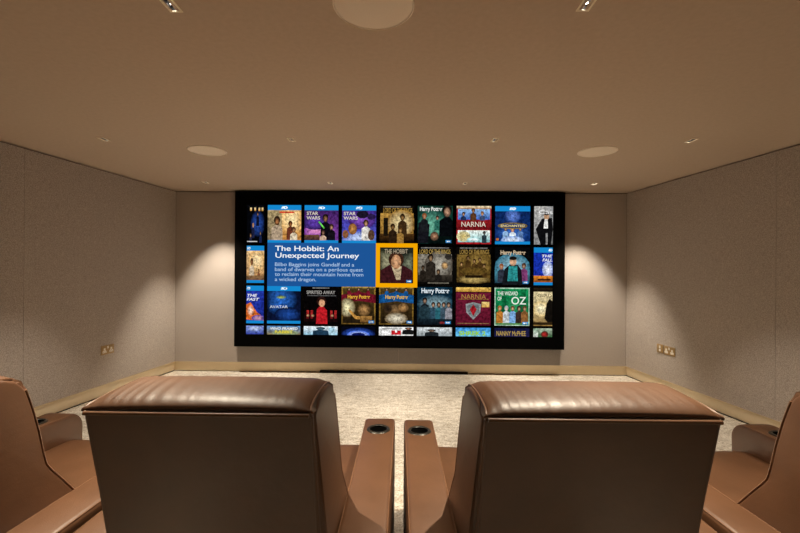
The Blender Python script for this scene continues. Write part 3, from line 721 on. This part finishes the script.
plate(tS, 0, 0.087)
bm = newbm(); box(bm, -0.011, 0.011, -0.010, -0.006, 0.002, 0.03, 0.002, 2); obj('socket_insert', bm, M['white'], tS, smooth=40)
bm = newbm(); lathe(bm, [(0.0, 0.004), (0.011, 0.004), (0.013, 0.0), (0.0, 0.0)], 24)
bmesh.ops.rotate(bm, verts=bm.verts, cent=(0, 0, 0), matrix=Matrix.Rotation(R(90), 3, 'X')); bmesh.ops.translate(bm, verts=bm.verts, vec=(0, -0.0065, -0.018))
obj('connector', bm, M['grille_rim'], tS, smooth=40)

for o in (tL, tR, tS): o.scale = (1.13, 1, 1.13)
# ------------------------------------------------------------------ armchairs
HWR = 0.281     # half width of the back at its rear face
def wide(z): return 0.022 + 0.048 * min(max((1.04 - z) / 0.24, 0), 1)
def widen(bm):  # the back is a little wider at the front and lower down
    for v in bm.verts:
        k = min(max((v.co.y + 0.43) / 0.26, 0), 1)
        v.co.x *= 1 + k * wide(v.co.z)
def make_chair(label):
    t = thing('cinema_armchair', label, 'armchair', (0, 0, 0), 0, 'brown leather armchairs')
    # --- backrest: rear shell and body
    bm = newbm()
    prof = [(-0.431, 1.020)] + [(-0.428 + 0.235 * (1.005 - z), z) for z in (0.85, 0.70, 0.55, 0.40, 0.28)] + [(-0.20, 0.24), (-0.02, 0.28), (-0.02, 0.55), (-0.115, 0.72), (-0.14, 0.86), (-0.18, 1.02)]
    extrude_x(bm, prof, -HWR + 0.001, HWR - 0.001, 0.004, 3); widen(bm)
    obj('backrest', bm, M['leather'], t, smooth=35)
    # side panels with the wing that runs forward along the armrest
    front = smooth_line([(-0.168, 0.99), (-0.150, 0.93), (-0.132, 0.85), (-0.114, 0.75), (-0.100, 0.718), (-0.06, 0.665), (-0.005, 0.590)], 5)
    rear = [(-0.420 + 0.235 * (1.02 - z), z) for z in (0.28, 0.4, 0.6, 0.8, 1.0)]
    top = [(-0.415, 1.012), (-0.36, 1.032), (-0.29, 1.040), (-0.235, 1.038), (-0.20, 1.026), (-0.178, 1.005)]
    sp = rear + top + front + [(0.0, 0.50), (0.0, 0.28)]
    for s in (-1, 1):
        bm = newbm()
        extrude_x(bm, sp, s * (HWR - 0.035), s * (HWR + 0.003), 0.010, 3); widen(bm)
        for v in bm.verts:      # the wing flares towards the armrest
            k = min(max((0.80 - v.co.z) / 0.22, 0), 1)
            if abs(v.co.x) > HWR - 0.02: v.co.x += s * 0.012 * k
        o = obj('side_panel', bm, M['leather'], t, smooth=40)
        bm = newbm()
        pts = [(HWR * (1 + wide(z)) * s + s * 0.012 * min(max((0.80 - z) / 0.22, 0), 1), y, z) for y, z in front]
        tube(bm, pts, 0.0035, 6)
        obj('piping', bm, M['piping'], o, smooth=60)
        bm = newbm()
        pts = [(s * (HWR - 0.003), -0.4265 + 0.235 * (1.005 - z), z) for z in (1.01, 0.8, 0.6, 0.4, 0.3)]
        tube(bm, pts, 0.0035, 6)
        obj('seam', bm, M['leather'], o, smooth=60)
    # padded top
    bm = newbm()
    sec = smooth_line([(-0.420, 1.017), (-0.434, 1.021), (-0.434, 1.031), (-0.405, 1.045), (-0.34, 1.054), (-0.27, 1.056), (-0.218, 1.047), (-0.186, 1.020), (-0.174, 0.975)], 4)
    ZU = 0.001
    nx = 72; rings = []
    W = HWR + 0.001
    for i in range(nx + 1):
        u = -1 + 2 * i / nx
        fall = max(0.0, (abs(u) - 0.80) / 0.20)
        sink = 0.008 * fall ** 1.7
        ring = []
        for j, (y, z) in enumerate(sec):
            tt = j / (len(sec) - 1)
            up = max(0, z - 1.02) / 0.036
            zz = z - sink * up - 0.010 * fall ** 3 * up
            wr = 0.0010 * math.sin(u * 58 + 7 * tt + 2.1 * math.sin(u * 9)) * math.sin(math.pi * tt) * (0.35 + 0.65 * (u < -0.35))
            bulge = 0.006 * (1 - u * u) * math.sin(math.pi * min(1, tt * 1.2))
            yy = y + (0.006 * fall if tt > 0.5 else 0)
            xx = u * W * (1 + 0.022 * min(max((y + 0.43) / 0.26, 0), 1)) - math.copysign(0.010 * fall ** 2 * up, u)
            ring.append(bm.verts.new((xx, yy, zz + wr + bulge + ZU)))
        rings.append(ring)
    for A, B in zip(rings, rings[1:]):
        for j in range(len(sec) - 1): bm.faces.new((A[j], A[j + 1], B[j + 1], B[j]))
        bm.faces.new((A[-1], A[0], B[0], B[-1]))
    bm.faces.new(rings[0]); bm.faces.new(rings[-1][::-1])
    bmesh.ops.recalc_face_normals(bm, faces=bm.faces[:])
    hc = obj('head_cushion', bm, M['leather'], t, smooth=45)
    bm = newbm(); tube(bm, [(-HWR + 0.006, -0.4405, 1.0162), (-0.15, -0.4405, 1.0162), (0.15, -0.4405, 1.0162), (HWR - 0.006, -0.4405, 1.0162)], 0.0055, 8)
    obj('piping', bm, M['piping'], hc, smooth=60)
    for s in (-1, 1):       # stitched end seam of the padded top
        bm = newbm()
        pts = []
        for y, z in sec[3:-7]:
            up = max(0, z - 1.02) / 0.036
            pts.append((s * (W * (1 + 0.022 * min(max((y + 0.43) / 0.26, 0), 1)) - 0.010 * up), y + (0.006 if z < 1.06 and y > -0.25 else 0), z - 0.017 * up + ZU))
        tube(bm, pts, 0.0032, 6)
        obj('piping', bm, M['piping'], hc, smooth=60)
    # back cushion
    bm = newbm()
    cs = smooth_line([(-0.16, 1.02), (-0.11, 0.98), (-0.075, 0.86), (-0.03, 0.70), (0.02, 0.58), (0.02, 0.47), (-0.03, 0.455)], 4) + [(-0.1, 0.47), (-0.17, 0.9)]
    extrude_x(bm, cs, -0.243, 0.243, 0.016, 3)
    obj('back_cushion', bm, M['leather'], t, smooth=45)
    # seat
    bm = newbm()
    ss = [(-0.02, 0.30), (-0.02, 0.445)] + smooth_line([(0.05, 0.465), (0.3, 0.476), (0.58, 0.476), (0.69, 0.466), (0.73, 0.42), (0.73, 0.33)], 4) + [(0.70, 0.30)]
    extrude_x(bm, ss, -0.309, 0.309, 0.014, 3)
    obj('seat_cushion', bm, M['leather'], t, smooth=45)
    bm = newbm(); box(bm, -0.305, 0.305, 0.62, 0.72, 0.07, 0.296, 0.02, 4)
    obj('footrest', bm, M['leather'], t, smooth=40)
    bm = newbm(); box(bm, -0.305, 0.305, -0.26, 0.585, 0.06, 0.296, 0.01, 2)
    obj('seat_base', bm, M['leather'], t, smooth=40)
    bm = newbm(); box(bm, -0.42, 0.42, -0.28, 0.60, 0.008, 0.06)
    obj('plinth', bm, M['plinth'], t)
    # armrests
    for s in (-1, 1):
        bm = newbm()
        ap = [(-0.33, 0.055), (-0.345, 0.30), (-0.345, 0.585)] + arc(-0.325, 0.585, 0.018, 170, 95, 3) + [(0.10, 0.603), (0.45, 0.602)] + arc(0.675, 0.512, 0.09, 88, 2, 10) + [(0.76, 0.30), (0.735, 0.055)]
        x0, x1 = sorted((s * 0.309, s * (0.460 + 0.003 * s)))
        extrude_x(bm, ap, x0, x1, 0.018, 4)
        # round hole for the cup
        me = bpy.data.meshes.new('armrest'); bm.to_mesh(me); bm.free()
        ao = bpy.data.objects.new('armrest', me); COL.objects.link(ao)
        bm = newbm(); lathe(bm, [(0.0, 0.525), (0.044, 0.525), (0.044, 0.70), (0.0, 0.70)], 40, (s * 0.386, 0.550, 0))
        bmesh.ops.recalc_face_normals(bm, faces=bm.faces[:])
        cm = bpy.data.meshes.new('cutter'); bm.to_mesh(cm); bm.free()
        cu = bpy.data.objects.new('cutter', cm); COL.objects.link(cu)
        md = ao.modifiers.new('hole', 'BOOLEAN'); md.object = cu; md.operation = 'DIFFERENCE'; md.solver = 'EXACT'
        dg = bpy.context.evaluated_depsgraph_get(); dg.update()
        me2 = bpy.data.meshes.new_from_object(ao.evaluated_get(dg))
        bpy.data.objects.remove(ao); bpy.data.objects.remove(cu); bpy.data.meshes.remove(me)
        me2.name = 'armrest'
        ao = obj('armrest', me2, M['leather'], t, smooth=40)
        bm = newbm()
        lathe(bm, [(0.0405, 0.604), (0.044, 0.6075), (0.052, 0.6075), (0.057, 0.602), (0.044, 0.600)], 40, (s * 0.386, 0.550, 0))
        ch = obj('cup_holder', bm, M['cup_rim'], ao, smooth=50)
        bm = newbm()
        lathe(bm, [(0.0, 0.527), (0.040, 0.527), (0.0425, 0.604), (0.0435, 0.604), (0.0438, 0.526), (0.0, 0.5255)], 40, (s * 0.386, 0.550, 0))
        obj('cup_well', bm, M['cup'], ch, smooth=50)
        for sx in (x0 + 0.005, x1 - 0.005):
            bm = newbm()
            pts = [(sx, -0.32, 0.598), (sx, 0.1, 0.598), (sx, 0.45, 0.597)] + [(sx, y, z) for y, z in arc(0.675, 0.512, 0.085, 88, 2, 10)] + [(sx, 0.755, 0.30)]
            tube(bm, pts, 0.0022, 6)
            obj('piping', bm, M['piping'], ao, smooth=60)
    return t
ch1 = make_chair('brown leather armchair left of the aisle between the two middle armchairs, seen from behind')
LABS = ['brown leather armchair right of the aisle between the two middle armchairs, seen from behind',
        'brown leather armchair beside the left wall, cut by the left edge of the picture',
        'brown leather armchair beside the right wall, cut by the right edge of the picture']
ch1.location = (-0.499, 1.425, 0)
for lab, lc, rz in zip(LABS, ((0.475, 1.416, R(0.6)), (-1.450, 1.43, R(-2)), (1.434, 1.405, R(1.5))), (0, 0, 0)):
    c = copy_tree(ch1); c['label'] = lab; c.location = (lc[0], lc[1], 0); c.rotation_euler = (0, 0, lc[2])

# ------------------------------------------------------------------ world and view
w = bpy.data.worlds.new('room_dark'); S.world = w; w.use_nodes = True
w.node_tree.nodes['Background'].inputs['Color'].default_value = (0, 0, 0, 1)
S.view_settings.view_transform = 'Standard'; S.view_settings.look = 'None'
S.view_settings.exposure = 0; S.view_settings.gamma = 1; S.view_settings.use_curve_mapping = False
S.cycles.max_bounces = 10; S.cycles.diffuse_bounces = 7; S.cycles.glossy_bounces = 4
S.cycles.sample_clamp_indirect = 4
S.cycles.caustics_reflective = False; S.cycles.caustics_refractive = False
S.cycles.use_denoising = True
